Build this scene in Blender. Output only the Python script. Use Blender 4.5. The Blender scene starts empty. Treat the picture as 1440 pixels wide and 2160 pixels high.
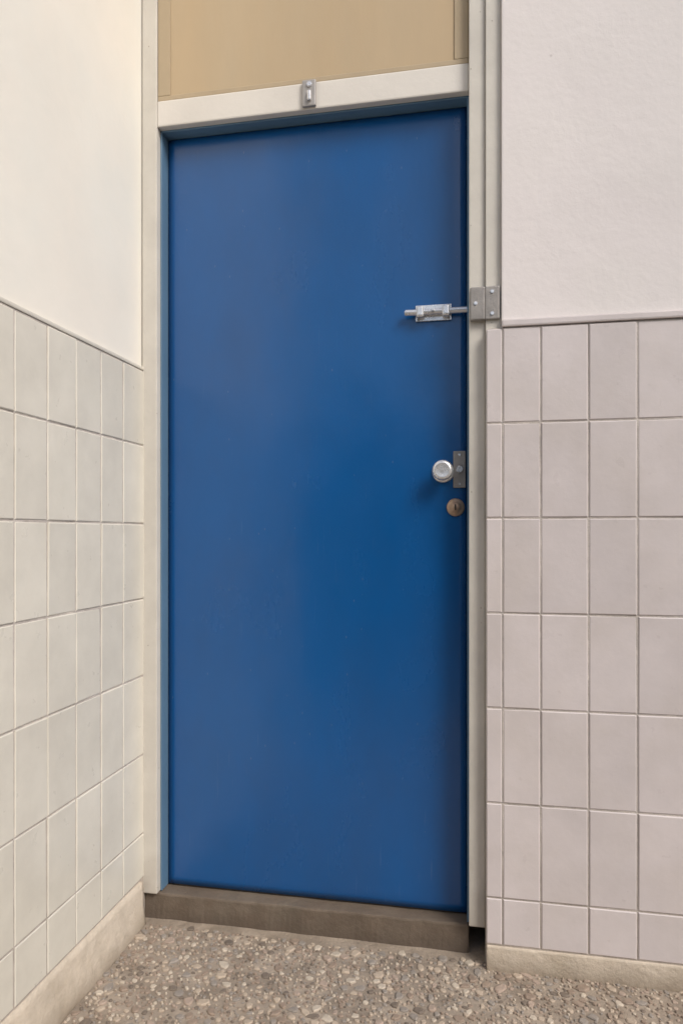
import bpy, bmesh, math, random
from mathutils import Vector, noise
R = math.radians
random.seed(7)
scene = bpy.context.scene
COL = scene.collection

# ------------------------------------------------------------------ camera
CAM = Vector((0.869, -1.841, 1.07))
cd = bpy.data.cameras.new('camera'); cam = bpy.data.objects.new('camera', cd); COL.objects.link(cam)
cam.location = CAM
cam.rotation_euler = (R(90), 0, R(11.0))
cd.sensor_fit = 'VERTICAL'; cd.sensor_height = 36.0
cd.lens = 1494/2160*36.0
cd.shift_y = 45/2160
cd.clip_start = 0.02; cd.clip_end = 500
scene.camera = cam

# ------------------------------------------------------------------ light
SUN_EL, SUN_AZ = 42.0, 130.0      # azimuth clockwise from +Y
w = bpy.data.worlds.new('World'); scene.world = w; w.use_nodes = True
nt = w.node_tree
sky = nt.nodes.new('ShaderNodeTexSky'); sky.sky_type = 'NISHITA'; sky.sun_disc = False
sky.sun_elevation = R(SUN_EL); sky.sun_rotation = R(SUN_AZ)
sky.air_density = 1.0; sky.dust_density = 3.0; sky.ozone_density = 0.6
bg = nt.nodes['Background']; nt.links.new(sky.outputs[0], bg.inputs[0]); bg.inputs[1].default_value = 0.075
sd = bpy.data.lights.new('sun', 'SUN'); sd.energy = 1.4; sd.angle = R(24); sd.color = (1.0, 0.975, 0.945)
so = bpy.data.objects.new('sun', sd); COL.objects.link(so)
dirv = Vector((math.sin(R(SUN_AZ))*math.cos(R(SUN_EL)), math.cos(R(SUN_AZ))*math.cos(R(SUN_EL)), math.sin(R(SUN_EL))))
so.rotation_euler = dirv.to_track_quat('Z', 'Y').to_euler(); so.location = (2, -3, 5)
vs = scene.view_settings
scene.display_settings.display_device = 'sRGB'
vs.view_transform = 'Standard'; vs.look = 'None'; vs.gamma = 1.0; vs.use_curve_mapping = False
vs.exposure = 0.80
scene.render.engine = 'CYCLES'

# ------------------------------------------------------------------ materials
def mat(name, base, rough=0.6, var=0.06, vscale=3.0, bump=0.1, bscale=60, metal=0.0, tint=None, tscale=1.5,
        objvar=0.0, spec=0.5, coat=0.0, stretch=(1, 1, 1), rvar=0.08, speck=None):
    m = bpy.data.materials.new(name); m.use_nodes = True
    n = m.node_tree; N = n.nodes; L = n.links
    p = N['Principled BSDF']
    p.inputs['Roughness'].default_value = rough; p.inputs['Metallic'].default_value = metal
    p.inputs['Specular IOR Level'].default_value = spec
    p.inputs['Coat Weight'].default_value = coat; p.inputs['Coat Roughness'].default_value = 0.12
    geo = N.new('ShaderNodeNewGeometry')
    mp = N.new('ShaderNodeMapping'); mp.inputs['Scale'].default_value = stretch
    L.new(geo.outputs['Position'], mp.inputs['Vector'])
    def noi(scale, det=6, ro=0.6):
        t = N.new('ShaderNodeTexNoise'); t.inputs['Scale'].default_value = scale
        t.inputs['Detail'].default_value = det; t.inputs['Roughness'].default_value = ro
        L.new(mp.outputs[0], t.inputs['Vector']); return t.outputs['Fac']
    a = noi(vscale)
    mr = N.new('ShaderNodeMapRange'); mr.inputs[1].default_value = 0.3; mr.inputs[2].default_value = 0.7
    mr.inputs[3].default_value = 1-var; mr.inputs[4].default_value = 1+var; L.new(a, mr.inputs[0])
    fac = mr.outputs[0]
    if objvar:
        oi = N.new('ShaderNodeObjectInfo')
        m2 = N.new('ShaderNodeMapRange'); m2.inputs[3].default_value = 1-objvar; m2.inputs[4].default_value = 1+objvar
        L.new(oi.outputs['Random'], m2.inputs[0])
        mu = N.new('ShaderNodeMath'); mu.operation = 'MULTIPLY'; L.new(fac, mu.inputs[0]); L.new(m2.outputs[0], mu.inputs[1]); fac = mu.outputs[0]
    hsv = N.new('ShaderNodeHueSaturation'); L.new(fac, hsv.inputs['Value'])
    colsrc = None
    if tint:
        mx = N.new('ShaderNodeMix'); mx.data_type = 'RGBA'
        mx.inputs[6].default_value = (*base, 1); mx.inputs[7].default_value = (*tint, 1)
        t = noi(tscale, 5, 0.62)
        r2 = N.new('ShaderNodeMapRange'); r2.inputs[1].default_value = 0.42; r2.inputs[2].default_value = 0.68; L.new(t, r2.inputs[0])
        L.new(r2.outputs[0], mx.inputs[0]); colsrc = mx.outputs[2]
    if speck:                                             # small dark dirt spots
        vo = N.new('ShaderNodeTexVoronoi'); vo.inputs['Scale'].default_value = speck[1]; L.new(mp.outputs[0], vo.inputs['Vector'])
        r3 = N.new('ShaderNodeMapRange'); r3.inputs[1].default_value = 0.05; r3.inputs[2].default_value = 0.09
        r3.inputs[3].default_value = 1; r3.inputs[4].default_value = 0; L.new(vo.outputs['Distance'], r3.inputs[0])
        gate = N.new('ShaderNodeMath'); gate.operation = 'GREATER_THAN'; gate.inputs[1].default_value = 0.8
        sp = N.new('ShaderNodeSeparateColor'); L.new(vo.outputs['Color'], sp.inputs[0]); L.new(sp.outputs[0], gate.inputs[0])
        g2 = N.new('ShaderNodeMath'); g2.operation = 'MULTIPLY'; L.new(r3.outputs[0], g2.inputs[0]); L.new(gate.outputs[0], g2.inputs[1])
        g3 = N.new('ShaderNodeMath'); g3.operation = 'MULTIPLY'; L.new(g2.outputs[0], g3.inputs[0]); g3.inputs[1].default_value = speck[2]
        mx2 = N.new('ShaderNodeMix'); mx2.data_type = 'RGBA'; mx2.inputs[7].default_value = (*speck[0], 1)
        if colsrc: L.new(colsrc, mx2.inputs[6])
        else: mx2.inputs[6].default_value = (*base, 1)
        L.new(g3.outputs[0], mx2.inputs[0]); colsrc = mx2.outputs[2]
    if colsrc: L.new(colsrc, hsv.inputs['Color'])
    else: hsv.inputs['Color'].default_value = (*base, 1)
    L.new(hsv.outputs[0], p.inputs['Base Color'])
    rr = N.new('ShaderNodeMapRange'); rr.inputs[3].default_value = max(0.02, rough-rvar); rr.inputs[4].default_value = min(1, rough+rvar)
    L.new(noi(vscale*3), rr.inputs[0]); L.new(rr.outputs[0], p.inputs['Roughness'])
    if bump:
        b = N.new('ShaderNodeBump'); b.inputs['Strength'].default_value = bump; b.inputs['Distance'].default_value = 0.01
        L.new(noi(bscale, 8, 0.65), b.inputs['Height'])
        b2 = N.new('ShaderNodeBump'); b2.inputs['Strength'].default_value = bump*0.8; b2.inputs['Distance'].default_value = 0.03
        L.new(noi(bscale*0.1, 4, 0.5), b2.inputs['Height']); L.new(b.outputs[0], b2.inputs['Normal'])
        L.new(b2.outputs[0], p.inputs['Normal'])
    return m

M = {}
M['plaster_l'] = mat('cream_plaster', (0.79, 0.745, 0.665), 0.85, 0.045, 2.5, 0.10, 40, tint=(0.745, 0.73, 0.665), tscale=1.8, speck=((0.35, 0.30, 0.25), 26, 0.35))
M['plaster_r'] = mat('white_plaster', (0.73, 0.68, 0.66), 0.85, 0.045, 2.5, 0.13, 40, tint=(0.71, 0.67, 0.64), tscale=1.8, speck=((0.35, 0.30, 0.28), 22, 0.35))
M['tile_l'] = mat('beige_tile', (0.665, 0.63, 0.545), 0.30, 0.05, 9, 0.06, 60, objvar=0.045, tint=(0.61, 0.575, 0.495), tscale=6)
M['tile_r'] = mat('grey_beige_tile', (0.60, 0.545, 0.53), 0.30, 0.05, 9, 0.06, 60, objvar=0.045, tint=(0.57, 0.515, 0.49), tscale=6)
M['grout'] = mat('grout', (0.50, 0.45, 0.405), 0.95, 0.15, 30, 0.3, 200)
M['cap'] = mat('tile_edge', (0.60, 0.55, 0.49), 0.5, 0.05, 9, 0.05, 60)
M['frame'] = mat('frame_paint', (0.60, 0.565, 0.50), 0.5, 0.06, 6, 0.10, 50, tint=(0.55, 0.515, 0.455), tscale=7, speck=((0.2, 0.15, 0.1), 40, 0.6))
M['blue'] = mat('blue_paint', (0.001, 0.079, 0.262), 0.25, 0.07, 2.2, 0.045, 70, tint=(0.006, 0.072, 0.228), tscale=3.0, rvar=0.10, spec=0.75, stretch=(1, 1, 0.45), speck=((0.10, 0.16, 0.27), 48, 0.5))
M['blue_edge'] = mat('lit_blue_paint', (0.10, 0.185, 0.28), 0.42, 0.08, 4, 0.05, 60)  # paler than the leaf: sun on the recess side is put into this colour
M['tan'] = mat('tan_board', (0.49, 0.365, 0.22), 0.6, 0.06, 3, 0.06, 60, tint=(0.45, 0.36, 0.24), tscale=1.6, stretch=(1, 1, 0.25))
M['bead'] = mat('bead_paint', (0.42, 0.33, 0.215), 0.6, 0.06, 8, 0.08, 60)
M['steel'] = mat('brushed_steel', (0.80, 0.79, 0.78), 0.26, 0.08, 30, 0.05, 200, metal=0.65)
M['grey'] = mat('grey_cast_metal', (0.29, 0.27, 0.25), 0.45, 0.12, 30, 0.15, 150, metal=0.2)
M['brass'] = mat('tarnished_brass', (0.42, 0.30, 0.22), 0.4, 0.15, 30, 0.1, 150, metal=0.5)
M['catch'] = mat('dull_zinc', (0.36, 0.34, 0.32), 0.5, 0.1, 40, 0.1, 150, metal=0.3)
M['bar'] = mat('pale_frame_paint', (0.68, 0.64, 0.58), 0.5, 0.05, 6, 0.10, 50)
M['garden'] = mat('dark_render', (0.07, 0.075, 0.06), 0.9, 0.2, 2, 0.3, 30)
M['yard'] = mat('dark_asphalt', (0.10, 0.095, 0.09), 0.9, 0.2, 6, 0.4, 80)
M['rubber'] = mat('rubber', (0.03, 0.025, 0.022), 0.8, 0.1, 10, 0.1)
M['dark'] = mat('dark_hole', (0.01, 0.01, 0.01), 0.9, 0.0, 10, 0)
M['stone'] = mat('brown_stone', (0.135, 0.102, 0.074), 0.75, 0.14, 14, 0.3, 70, tint=(0.15, 0.12, 0.09), tscale=9)
M['skirt'] = mat('tan_mortar', (0.58, 0.50, 0.40), 0.85, 0.10, 12, 0.35, 90, tint=(0.46, 0.39, 0.30), tscale=8)
M['cement'] = mat('cement', (0.335, 0.275, 0.215), 0.92, 0.16, 11, 0.5, 120, tint=(0.23, 0.185, 0.14), tscale=9)

def scuffs(m, col, amt):                          # thin uneven scratches, denser near the foot and round the lock
    n = m.node_tree; N = n.nodes; L = n.links; p = N['Principled BSDF']
    src = p.inputs['Base Color'].links[0].from_socket
    geo = N.new('ShaderNodeNewGeometry'); mp = N.new('ShaderNodeMapping'); mp.inputs['Scale'].default_value = (55, 1, 3.2)
    mp.inputs['Rotation'].default_value = (0, R(7), 0); L.new(geo.outputs['Position'], mp.inputs['Vector'])
    t = N.new('ShaderNodeTexNoise'); t.inputs['Scale'].default_value = 2.2; t.inputs['Detail'].default_value = 3; L.new(mp.outputs[0], t.inputs['Vector'])
    a = N.new('ShaderNodeMapRange'); a.inputs[1].default_value = 0.655; a.inputs[2].default_value = 0.73; L.new(t.outputs['Fac'], a.inputs[0])
    t2 = N.new('ShaderNodeTexNoise'); t2.inputs['Scale'].default_value = 2.5; L.new(geo.outputs['Position'], t2.inputs['Vector'])
    b = N.new('ShaderNodeMapRange'); b.inputs[1].default_value = 0.42; b.inputs[2].default_value = 0.62; L.new(t2.outputs['Fac'], b.inputs[0])
    mu = N.new('ShaderNodeMath'); mu.operation = 'MULTIPLY'; L.new(a.outputs[0], mu.inputs[0]); L.new(b.outputs[0], mu.inputs[1])
    m2 = N.new('ShaderNodeMath'); m2.operation = 'MULTIPLY'; L.new(mu.outputs[0], m2.inputs[0]); m2.inputs[1].default_value = amt
    mx = N.new('ShaderNodeMix'); mx.data_type = 'RGBA'; mx.inputs[7].default_value = (*col, 1)
    L.new(src, mx.inputs[6]); L.new(m2.outputs[0], mx.inputs[0]); L.new(mx.outputs[2], p.inputs['Base Color'])
scuffs(M['blue'], (0.10, 0.18, 0.32), 0.22)
def foot_dirt(m, col, h, amt):                    # splash dirt left along the foot of a surface
    n = m.node_tree; N = n.nodes; L = n.links; p = N['Principled BSDF']
    src = p.inputs['Base Color'].links[0].from_socket
    geo = N.new('ShaderNodeNewGeometry'); sp = N.new('ShaderNodeSeparateXYZ'); L.new(geo.outputs['Position'], sp.inputs[0])
    t = N.new('ShaderNodeTexNoise'); t.inputs['Scale'].default_value = 14; t.inputs['Detail'].default_value = 6; L.new(geo.outputs['Position'], t.inputs['Vector'])
    a = N.new('ShaderNodeMath'); a.operation = 'MULTIPLY_ADD'; L.new(t.outputs['Fac'], a.inputs[0]); a.inputs[1].default_value = -h*1.6; L.new(sp.outputs[2], a.inputs[2])
    b = N.new('ShaderNodeMapRange'); b.inputs[1].default_value = -h; b.inputs[2].default_value = h*0.5; b.inputs[3].default_value = amt; b.inputs[4].default_value = 0.0
    L.new(a.outputs[0], b.inputs[0])
    mx = N.new('ShaderNodeMix'); mx.data_type = 'RGBA'; mx.inputs[7].default_value = (*col, 1)
    L.new(src, mx.inputs[6]); L.new(b.outputs[0], mx.inputs[0]); L.new(mx.outputs[2], p.inputs['Base Color'])
foot_dirt(M['skirt'], (0.22, 0.17, 0.12), 0.035, 0.8)
foot_dirt(M['stone'], (0.08, 0.06, 0.045), 0.03, 0.6)
foot_dirt(M['frame'], (0.30, 0.25, 0.19), 0.16, 0.5)
foot_dirt(M['grout'], (0.26, 0.21, 0.16), 0.35, 0.6)

# ------------------------------------------------------------------ helpers
def link(name, bm, m, parent=None, smooth=False):
    me = bpy.data.meshes.new(name); bm.normal_update(); bm.to_mesh(me); bm.free()
    for q in (m if isinstance(m, (list, tuple)) else [m]): me.materials.append(q)
    if smooth:
        for f in me.polygons: f.use_smooth = True
    o = bpy.data.objects.new(name, me); COL.objects.link(o)
    if parent: o.parent = parent
    return o
def box(bm, x0, x1, y0, y1, z0, z1, bev=0.0, seg=1, mi=0):
    v = [bm.verts.new(c) for c in ((x0,y0,z0),(x1,y0,z0),(x1,y1,z0),(x0,y1,z0),(x0,y0,z1),(x1,y0,z1),(x1,y1,z1),(x0,y1,z1))]
    fs = [bm.faces.new([v[i] for i in f]) for f in ((0,3,2,1),(4,5,6,7),(0,1,5,4),(1,2,6,5),(2,3,7,6),(3,0,4,7))]
    for f in fs: f.material_index = mi
    if bev:
        es = list({e for f in fs for e in f.edges})
        bmesh.ops.bevel(bm, geom=es, offset=bev, segments=seg, affect='EDGES', profile=0.6)
def cyl(bm, c, r, d, axis='Y', seg=24, r2=None, bev=0):
    from mathutils import Matrix
    rot = {'Y': Matrix.Rotation(R(90), 4, 'X'), 'X': Matrix.Rotation(R(90), 4, 'Y'), 'Z': Matrix.Identity(4)}[axis]
    g = bmesh.ops.create_cone(bm, cap_ends=True, segments=seg, radius1=r, radius2=r if r2 is None else r2, depth=d,
                              matrix=Matrix.Translation(c) @ rot)
    if bev:
        es = {e for v in g['verts'] for e in v.link_edges if len(e.link_faces) == 2 and e.calc_face_angle() > R(60)}
        bmesh.ops.bevel(bm, geom=list(es), offset=bev, segments=2, affect='EDGES')
def lathe(bm, c, prof, seg=28):           # profile (r, d) with d running towards the viewer (-Y)
    rings = []
    for r, d in prof:
        rings.append([bm.verts.new((c[0]+r*math.cos(2*math.pi*k/seg), c[1]-d, c[2]+r*math.sin(2*math.pi*k/seg))) for k in range(seg)])
    for a, b in zip(rings, rings[1:]):
        for k in range(seg):
            bm.faces.new((a[k], a[(k+1) % seg], b[(k+1) % seg], b[k]))
    bm.faces.new(rings[-1]); bmesh.ops.recalc_face_normals(bm, faces=bm.faces)
def thing(name, label, cat, loc=(0, 0, 0)):
    o = bpy.data.objects.new(name, None); COL.objects.link(o); o.location = loc
    o['label'] = label; o['category'] = cat; o['kind'] = 'thing'; return o
B = bmesh.new

# ------------------------------------------------------------------ ground
bm = B()
gx, gy = 60, 60
bmesh.ops.create_grid(bm, x_segments=8, y_segments=8, size=60)
g = link('ground', bm, M['cement']); g['kind'] = 'structure'

bm = B(); box(bm, -40, 40, -7.05, -1.75, -0.05, 0.004)
o = link('yard_paving', bm, M['yard']); o['kind'] = 'structure'

# ------------------------------------------------------------------ walls
WR = -0.06                      # face of the front wall behind its tiles
def tile_mesh(wd, ht, th=0.006):
    bm = B(); e = 0.0022
    # local: x across, z up, front face towards -Y, back at 0
    f = [(e,-th,e),(wd-e,-th,e),(wd-e,-th,ht-e),(e,-th,ht-e)]
    b_ = [(0,-th+e*0.7,0),(wd,-th+e*0.7,0),(wd,-th+e*0.7,ht),(0,-th+e*0.7,ht)]
    k = [(0,0.002,0),(wd,0.002,0),(wd,0.002,ht),(0,0.002,ht)]
    vf, vb, vk = ([bm.verts.new(p) for p in q] for q in (f, b_, k))
    bm.faces.new(vf)
    for i in range(4):
        j = (i+1) % 4
        bm.faces.new((vb[i], vb[j], vf[j], vf[i])); bm.faces.new((vk[i], vk[j], vb[j], vb[i]))
    bmesh.ops.recalc_face_normals(bm, faces=bm.faces)
    me = bpy.data.meshes.new('tile'); bm.to_mesh(me); bm.free(); return me
_tm = {}
def lay_tiles(parent, us, zs, place, rz, m, gap=0.004, cut=None):
    for i in range(len(us)-1):
        for j in range(len(zs)-1):
            wd, ht = us[i+1]-us[i]-gap, zs[j+1]-zs[j]-gap
            key = (round(wd, 4), round(ht, 4), m.name)
            if key not in _tm:
                _tm[key] = tile_mesh(wd, ht); _tm[key].materials.append(m)
            o = bpy.data.objects.new('tile', _tm[key]); COL.objects.link(o); o.parent = parent
            p = place(us[i]+gap/2, zs[j]+gap/2)
            o.location = (p[0], p[1], p[2])
            o.rotation_euler = (R(random.uniform(-.45, .45)), R(random.uniform(-.18, .18)), rz+R(random.uniform(-.7, .7)))

# front wall (right of the door)
fw = thing('front_wall', 'white rendered wall with grey beige tiled dado, right of the blue door', 'wall', (2.5, 0, 0))
def loc(o, p): o.location = Vector(o.location)-p.location; return o
bm = B(); box(bm, 0.922, 5.0, WR, 0.30, 0, 3.6, 0.004, 2)
loc(link('plaster', bm, M['plaster_r'], fw), fw)
bm = B(); box(bm, 0.924, 5.0, WR-0.0052, WR+0.004, 0.0, 1.572)
loc(link('grout', bm, M['grout'], fw), fw)
bm = B(); box(bm, 0.8872, 0.9236, WR-0.0050, -0.0475, 0.061, 1.572); loc(link('grout', bm, M['grout'], fw), fw)
us = [0.9245, 1.0144]+[1.0144+0.1103*k for k in range(1, 12)]
zs = [0.062, 0.177]+[0.177+0.2325*k for k in range(1, 7)]
place = lambda u, z: (u-2.5, WR-0.0015, z)
lay_tiles(fw, us, zs, place, 0, M['tile_r'])
bm = B()                                            # the rest of the dado, outside the picture
for k in range(24):
    for j in range(len(zs)-1):
        x = us[-1]+0.1103*k
        box(bm, x+0.002, x+0.1083, WR-0.009, WR, zs[j]+0.002, zs[j+1]-0.002)
o = loc(link('tile_field', bm, M['tile_r'], fw), fw); o['kind'] = 'stuff'
bm = B(); box(bm, 0.923, 5.0, WR-0.012, WR+0.002, 1.574, 1.592, 0.004, 2)
loc(link('tile_edging', bm, M['tile_r'], fw), fw)
bm = B(); box(bm, 0.886, 5.0, WR-0.011, WR+0.002, -0.02, 0.060, 0.004, 2)
box(bm, 0.8865, 0.9215, WR+0.0015, -0.0475, -0.02, 0.059)
loc(link('skirting', bm, M['skirt'], fw), fw)

# side wall (left of the door, running towards the viewer)
XL = -0.05
sw = thing('side_wall', 'cream rendered wall with beige tiled dado, running towards the viewer left of the door', 'wall', (XL, -2, 0))
bm = B(); box(bm, -0.40, XL, -1.40, 0.30, 0, 3.6, 0.004, 2)
loc(link('plaster', bm, M['plaster_l'], sw), sw)
bm = B(); box(bm, XL-0.004, XL+0.0052, -1.398, -0.008, 0.0, 1.520)
loc(link('grout', bm, M['grout'], sw), sw)
us2 = [0.010]+[0.133+0.1103*k for k in range(0, 10)]
zs2 = [0.118, 0.24, 0.458, 0.676, 0.889, 1.096, 1.312, 1.519]
place2 = lambda u, z: (0.0015, 2.0-u, z)
# tile local x must run along -Y and its front (-Y local) face +X : rotate by -90 about Z gives x->-Y, -Y->-X ; so mirror by starting at the far end
def place2b(u, z): return (0.0015, 2.0-u, z)
for i in range(len(us2)-1):
    for j in range(len(zs2)-1):
        wd, ht = us2[i+1]-us2[i]-0.004, zs2[j+1]-zs2[j]-0.004
        key = (round(wd, 4), round(ht, 4), M['tile_l'].name)
        if key not in _tm:
            _tm[key] = tile_mesh(wd, ht); _tm[key].materials.append(M['tile_l'])
        o = bpy.data.objects.new('tile', _tm[key]); COL.objects.link(o); o.parent = sw
        o.location = (0.0015, 2.0-us2[i+1]+0.002, zs2[j]+0.002)     # local x -> +Y, front (-Y) -> +X
        o.rotation_euler = (R(random.uniform(-.45, .45)), R(random.uniform(-.18, .18)), R(90)+R(random.uniform(-.7, .7)))
bm = B()
for k in range(2):
    for j in range(len(zs2)-1):
        y = -us2[-1]-0.1103*k
        box(bm, XL, XL+0.009, y-0.1083, y-0.002, zs2[j]+0.002, zs2[j+1]-0.002)
o = loc(link('tile_field', bm, M['tile_l'], sw), sw); o['kind'] = 'stuff'
bm = B(); box(bm, XL-0.002, XL+0.008, -1.398, -0.006, 1.521, 1.531, 0.003, 2)
loc(link('tile_edging', bm, M['tile_l'], sw), sw)
# sloped mortar skirting
bm = B()
prof = [(XL-0.002, 0.116), (XL+0.010, 0.114), (XL+0.014, 0.10), (XL+0.017, 0.05), (XL+0.024, 0.006), (XL+0.028, -0.01), (XL-0.002, -0.01)]
ny = 120; rings = []
for i in range(ny+1):
    y = -0.036-i*(1.36/ny)
    rings.append([bm.verts.new((px+(0.004*noise.noise((px*20, y*9, pz*9)) if 0 < k < 6 else 0), y, pz+(0.003*noise.noise((1+px*20, y*7, pz*9)) if 0 < k < 5 else 0))) for k, (px, pz) in enumerate(prof)])
for a, b_ in zip(rings, rings[1:]):
    for k in range(len(prof)): bm.faces.new((a[k], a[(k+1) % len(prof)], b_[(k+1) % len(prof)], b_[k]))
bm.faces.new(rings[0]); bm.faces.new(rings[-1]); bmesh.ops.recalc_face_normals(bm, faces=bm.faces)
loc(link('skirting', bm, M['skirt'], sw, True), sw)

# lintel over the doorway, above the picture
bm = B(); box(bm, XL+0.001, 0.921, WR, 0.30, 2.80, 3.6)
o = link('lintel', bm, M['plaster_r']); o['label'] = 'white rendered lintel closing the doorway above the tan panel'; o['category'] = 'lintel'; o['kind'] = 'thing'
# dim room behind the door so that nothing leaks
bm = B(); box(bm, XL+0.001, 0.921, 0.22, 0.30, 0.0, 2.80)
o = link('back_wall', bm, M['plaster_r']); o['kind'] = 'structure'

# ------------------------------------------------------------------ threshold
LY = 0.040                      # the leaf stands this far back in its rebate
bm = B(); box(bm, XL+0.002, 0.8425, -0.006, 0.20, -0.03, 0.071, 0.005, 2)
bmesh.ops.subdivide_edges(bm, edges=[e for e in bm.edges if e.calc_length() > 0.3], cuts=60, use_grid_fill=True)
for v in bm.verts:
    if v.co.z > 0.05: v.co.z += 0.0020*noise.noise(v.co*14)
    if v.co.y < 0: v.co.y += 0.006*noise.noise(v.co*16)
o = link('threshold', bm, M['stone'], None); o['label'] = 'worn dark brown stone sill under the blue door'; o['category'] = 'threshold'; o['kind'] = 'thing'

# ------------------------------------------------------------------ door
DZ0, DZ1 = 0.0775, 2.189
d = thing('door', 'tall glossy blue metal door with steel bolt and round knob, set back in its frame', 'door', (0, 0, 0))
bm = B()
nx, nz = 44, 110
x0, x1 = 0.0045, 0.8355
grid = []
for j in range(nz+1):
    row = []
    for i in range(nx+1):
        x = x0+(x1-x0)*i/nx; z = DZ0+(DZ1-0.004-DZ0)*j/nz
        e = min(i, nx-i, j, nz-j)
        y = LY if e == 0 else LY-0.002
        if e > 0: y += 0.0034*noise.noise((x*2.6, 0, z*1.6))+0.0011*noise.noise((x*9, 2, z*7))
        row.append(bm.verts.new((x, y, z)))
    grid.append(row)
for j in range(nz):
    for i in range(nx): bm.faces.new((grid[j][i], grid[j][i+1], grid[j+1][i+1], grid[j+1][i]))
per = [grid[0][i] for i in range(nx+1)]+[grid[j][nx] for j in range(1, nz+1)]+[grid[nz][i] for i in range(nx-1, -1, -1)]+[grid[j][0] for j in range(nz-1, 0, -1)]
bk = [bm.verts.new((v.co.x, LY+0.04, v.co.z)) for v in per]
for i in range(len(per)):
    j = (i+1) % len(per); bm.faces.new((per[j], per[i], bk[i], bk[j]))
bm.faces.new(bk); bmesh.ops.recalc_face_normals(bm, faces=bm.faces)
leaf = link('door_leaf', bm, M['blue'], d, True)
bm = B(); box(bm, 0.02, 0.82, LY+0.002, LY+0.02, 0.0740, DZ0-0.0005); link('door_sweep', bm, M['rubber'], leaf)
# blue rebate lining the frame
for (xa, xb) in ((-0.003, 0.0018), (0.8382, 0.843)):
    bm = B(); box(bm, xa, xb, 0.002, 0.199, 0.0740, DZ1-0.0022, 0.0006); o = link('rebate', bm, M['blue_edge'], d)
    o['label'] = 'grey blue side of the door recess, sunlit paleness put into its colour'
bm = B(); box(bm, -0.003, 0.843, 0.002, 0.199, DZ1-0.002, DZ1+0.0028, 0.0006); o = link('rebate', bm, M['blue_edge'], d)
o['label'] = 'blue underside of the door recess head'
# frame
bm = B(); box(bm, XL+0.003, -0.0032, -0.020, 0.20, 0.0740, 2.80, 0.003, 2); link('jamb', bm, M['frame'], d)
bm = B(); box(bm, 0.8432, 0.8835, -0.038, 0.20, 0.0850, 2.80, 0.003, 2); link('jamb', bm, M['frame'], d)
bm = B(); box(bm, 0.8838, 0.9218, -0.047, 0.20, 0.0, 2.80, 0.003, 2); link('jamb_lining', bm, M['frame'], d)
bm = B(); box(bm, -0.003, 0.843, -0.018, 0.20, DZ1+0.003, DZ1+0.074, 0.004, 2); bar = link('transom_bar', bm, M['bar'], d)
bm = B(); box(bm, -0.003, 0.843, -0.0125, 0.024, DZ1+0.0745, 2.80); tp = link('transom_panel', bm, M['tan'], d)
for (xa, xb, c, e) in ((-0.002, 0.034, DZ1+0.088, 2.80), (0.806, 0.842, DZ1+0.088, 2.80), (-0.002, 0.842, DZ1+0.0742, DZ1+0.0878)):
    bm = B(); box(bm, xa+.0003, xb-.0003, -0.0158, -0.0127, c, e, 0.002, 2)
    link('bead', bm, M['bead'], tp)
# small catch on the transom bar
bm = B(); box(bm, 0.410, 0.448, -0.028, -0.0182, DZ1+0.006, DZ1+0.076, 0.004, 2)
ct = link('catch', bm, M['catch'], d)
bm = B(); cyl(bm, (0.431, -0.0295, DZ1+0.062), 0.007, 0.006, 'Y', 16, bev=0.0015)
box(bm, 0.426, 0.436, -0.036, -0.0282, DZ1+0.018, DZ1+0.044, 0.003, 2); link('pin', bm, M['steel'], ct)
# sliding bolt on the leaf, its rod runs into the side of the frame
F0 = LY-0.0045
zb = 1.650
bp = B(); box(bp, 0.704, 0.797, F0-0.003, F0+0.002, zb-0.021, zb+0.021, 0.001, 2); bo = link('bolt_plate', bp, M['steel'], d)
bm = B(); cyl(bm, (0.760, F0-0.013, zb), 0.0078, 0.168, 'X', 20, bev=0.002); link('bolt_rod', bm, M['steel'], bo, False)
for x in (0.717, 0.784):
    bm = B(); box(bm, x-0.010, x+0.010, F0-0.0235, F0-0.0032, zb-0.0145, zb+0.0145, 0.006, 3); link('bolt_guide', bm, M['steel'], bo)
bm = B(); cyl(bm, (0.750, F0-0.026, zb), 0.0045, 0.022, 'Y', 14, bev=0.0015); link('bolt_handle', bm, M['steel'], bo)
for x in (0.711, 0.791):
    for z in (zb-0.0165, zb+0.0165):
        bm = B(); cyl(bm, (x, F0-0.0035, z), 0.0028, 0.002, 'Y', 10); link('screw', bm, M['grey'], bo)
# grey box on the jamb
zq = 1.07+(1125-662)/838.0
bm = B(); box(bm, 0.846, 0.8830, -0.056, -0.0385, zq-0.024, zq+0.058, 0.004, 3); box(bm, 0.8825, 0.918, -0.056, -0.0475, zq-0.024, zq+0.058, 0.003, 2)
kp = link('bolt_keeper', bm, M['grey'], d)
for (x, z) in ((0.900, zq-0.010), (0.900, zq+0.044), (0.860, zq+0.017)):
    bm = B(); cyl(bm, (x, -0.0570, z), 0.0045, 0.003, 'Y', 14, bev=0.0008); link('screw', bm, M['steel'], kp)
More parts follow.
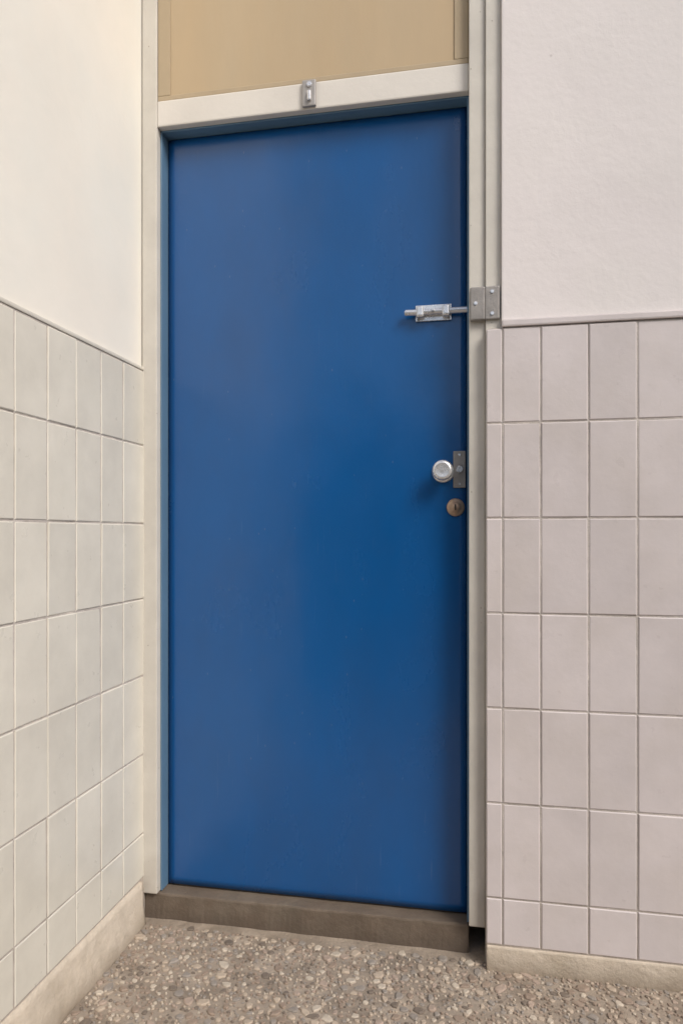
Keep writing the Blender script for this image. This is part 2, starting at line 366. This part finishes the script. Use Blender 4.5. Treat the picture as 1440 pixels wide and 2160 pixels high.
# knob, plate and lock
zk = 1.229
bm = B(); lathe(bm, (0.776, F0, zk+0.003), [(0.029, -.001), (0.029, 0.003), (0.026, 0.006), (0.012, 0.008), (0.010, 0.026), (0.018, 0.031), (0.0240, 0.036), (0.0265, 0.044), (0.0240, 0.052), (0.0195, 0.055), (0.0175, 0.0545), (0.004, 0.0550)])
link('knob', bm, M['steel'], d, True)
bm = B(); box(bm, 0.802, 0.834, F0-0.005, F0+0.002, zk-0.040, zk+0.056, 0.002, 2); lp = link('lock_plate', bm, M['grey'], d)
for z in (zk-0.030, zk+0.046):
    bm = B(); cyl(bm, (0.818, F0-0.0058, z), 0.0036, 0.002, 'Y', 12); link('screw', bm, M['steel'], lp)
bm = B(); cyl(bm, (0.818, F0-0.008, zk+0.008), 0.009, 0.006, 'Y', 20, bev=0.001); link('lock_cylinder', bm, M['steel'], lp)
zl = 1.138
bm = B(); lathe(bm, (0.808, F0, zl), [(0.0235, -.001), (0.0235, 0.003), (0.020, 0.006), (0.012, 0.008), (0.011, 0.013), (0.003, 0.0135)]); es = link('lock_cylinder', bm, M['brass'], d, True)
bm = B(); box(bm, 0.8065, 0.8095, F0-0.0145, F0-0.0137, zl-0.008, zl+0.008); link('keyhole', bm, M['dark'], es)

# narrow tiles on the lining
for j in range(len(zs)-1):
    me = tile_mesh(0.0365, zs[j+1]-zs[j]-0.004, 0.017); me.materials.append(M['tile_r'])
    o = bpy.data.objects.new('tile', me); COL.objects.link(o); o.parent = fw
    o.location = Vector((0.8862, -0.0500, zs[j]+0.002))-fw.location

# ------------------------------------------------------------------ dark garden wall across the yard (seen only as a reflection in the door)
bm = B(); box(bm, -9, 12, -7.4, -7.1, -0.05, 2.7, 0.02, 2)
o = link('yard_wall', bm, M['garden'])
o['label'] = 'dark rendered garden wall across the yard, mirrored dimly in the blue door'; o['category'] = 'wall'; o['kind'] = 'thing'

# ------------------------------------------------------------------ stones set in the ground
def chips(name, x0, x1, y0, y1, n, rmin, rmax, mats, seed):
    rnd = random.Random(seed); cell = 0.012; occ = {}
    V, F, MI = [], [], []
    for _ in range(n):
        r = rmin+(rmax-rmin)*rnd.random()**2.2
        x, y = rnd.uniform(x0, x1), rnd.uniform(y0, y1)
        cx, cy = int(x//cell), int(y//cell); ok = True; q = int(2*rmax/cell)+1
        for a in range(-q, q+1):
            for b in range(-q, q+1):
                for (ox, oy, orr) in occ.get((cx+a, cy+b), ()):
                    if (ox-x)**2+(oy-y)**2 < ((orr+r)*0.86)**2: ok = False; break
                if not ok: break
            if not ok: break
        if not ok: continue
        occ.setdefault((cx, cy), []).append((x, y, r))
        k = rnd.choice((6, 7, 8)); a0 = rnd.random()*6.28; sx = rnd.uniform(.75, 1.2); rot = rnd.random()*6.28
        h = rnd.uniform(0.0012, 0.0038)+r*0.10
        tx, ty = rnd.uniform(-.06, .06), rnd.uniform(-.06, .06)
        s = len(V)
        rad = [rnd.uniform(.66, 1.12) for _ in range(k)]
        for lv, (sc, z) in enumerate(((1.0, -0.002), (0.97, h*0.55), (0.72, h))):
            for i in range(k):
                an = a0+6.283*i/k; px = math.cos(an)*r*rad[i]*sc*sx; py = math.sin(an)*r*rad[i]*sc/sx
                X = px*math.cos(rot)-py*math.sin(rot); Y = px*math.sin(rot)+py*math.cos(rot)
                V.append((x+X, y+Y, z+(X*tx+Y*ty if lv else 0)))
        mi = rnd.choices(range(len(mats)), [m_[1] for m_ in mats])[0]
        for lv in range(2):
            for i in range(k):
                F.append((s+lv*k+i, s+lv*k+(i+1) % k, s+(lv+1)*k+(i+1) % k, s+(lv+1)*k+i)); MI.append(mi)
        F.append(tuple(s+2*k+i for i in range(k))); MI.append(mi)
    me = bpy.data.meshes.new(name); me.from_pydata(V, [], F)
    for m_ in mats: me.materials.append(m_[0])
    me.polygons.foreach_set('material_index', MI); me.update()
    o = bpy.data.objects.new(name, me); COL.objects.link(o); o['kind'] = 'stuff'
    o['label'] = 'brown and grey stone chips set in the cement ground'
    return o
def stone(n, c, r=0.7): return mat(n, c, r, 0.14, 60, 0.25, 160)
cm = [(stone('chip_brown', (0.27, 0.205, 0.155)), 5), (stone('chip_tan', (0.42, 0.34, 0.26)), 5), (stone('chip_grey', (0.27, 0.235, 0.20)), 4),
      (stone('chip_pale', (0.48, 0.41, 0.325)), 2.5), (stone('chip_dark', (0.17, 0.135, 0.105)), 2), (stone('chip_pink', (0.37, 0.285, 0.225)), 2)]
chips('stone_chips', -0.02, 2.2, -1.5, -0.04, 70000, 0.0032, 0.0165, cm, 3)
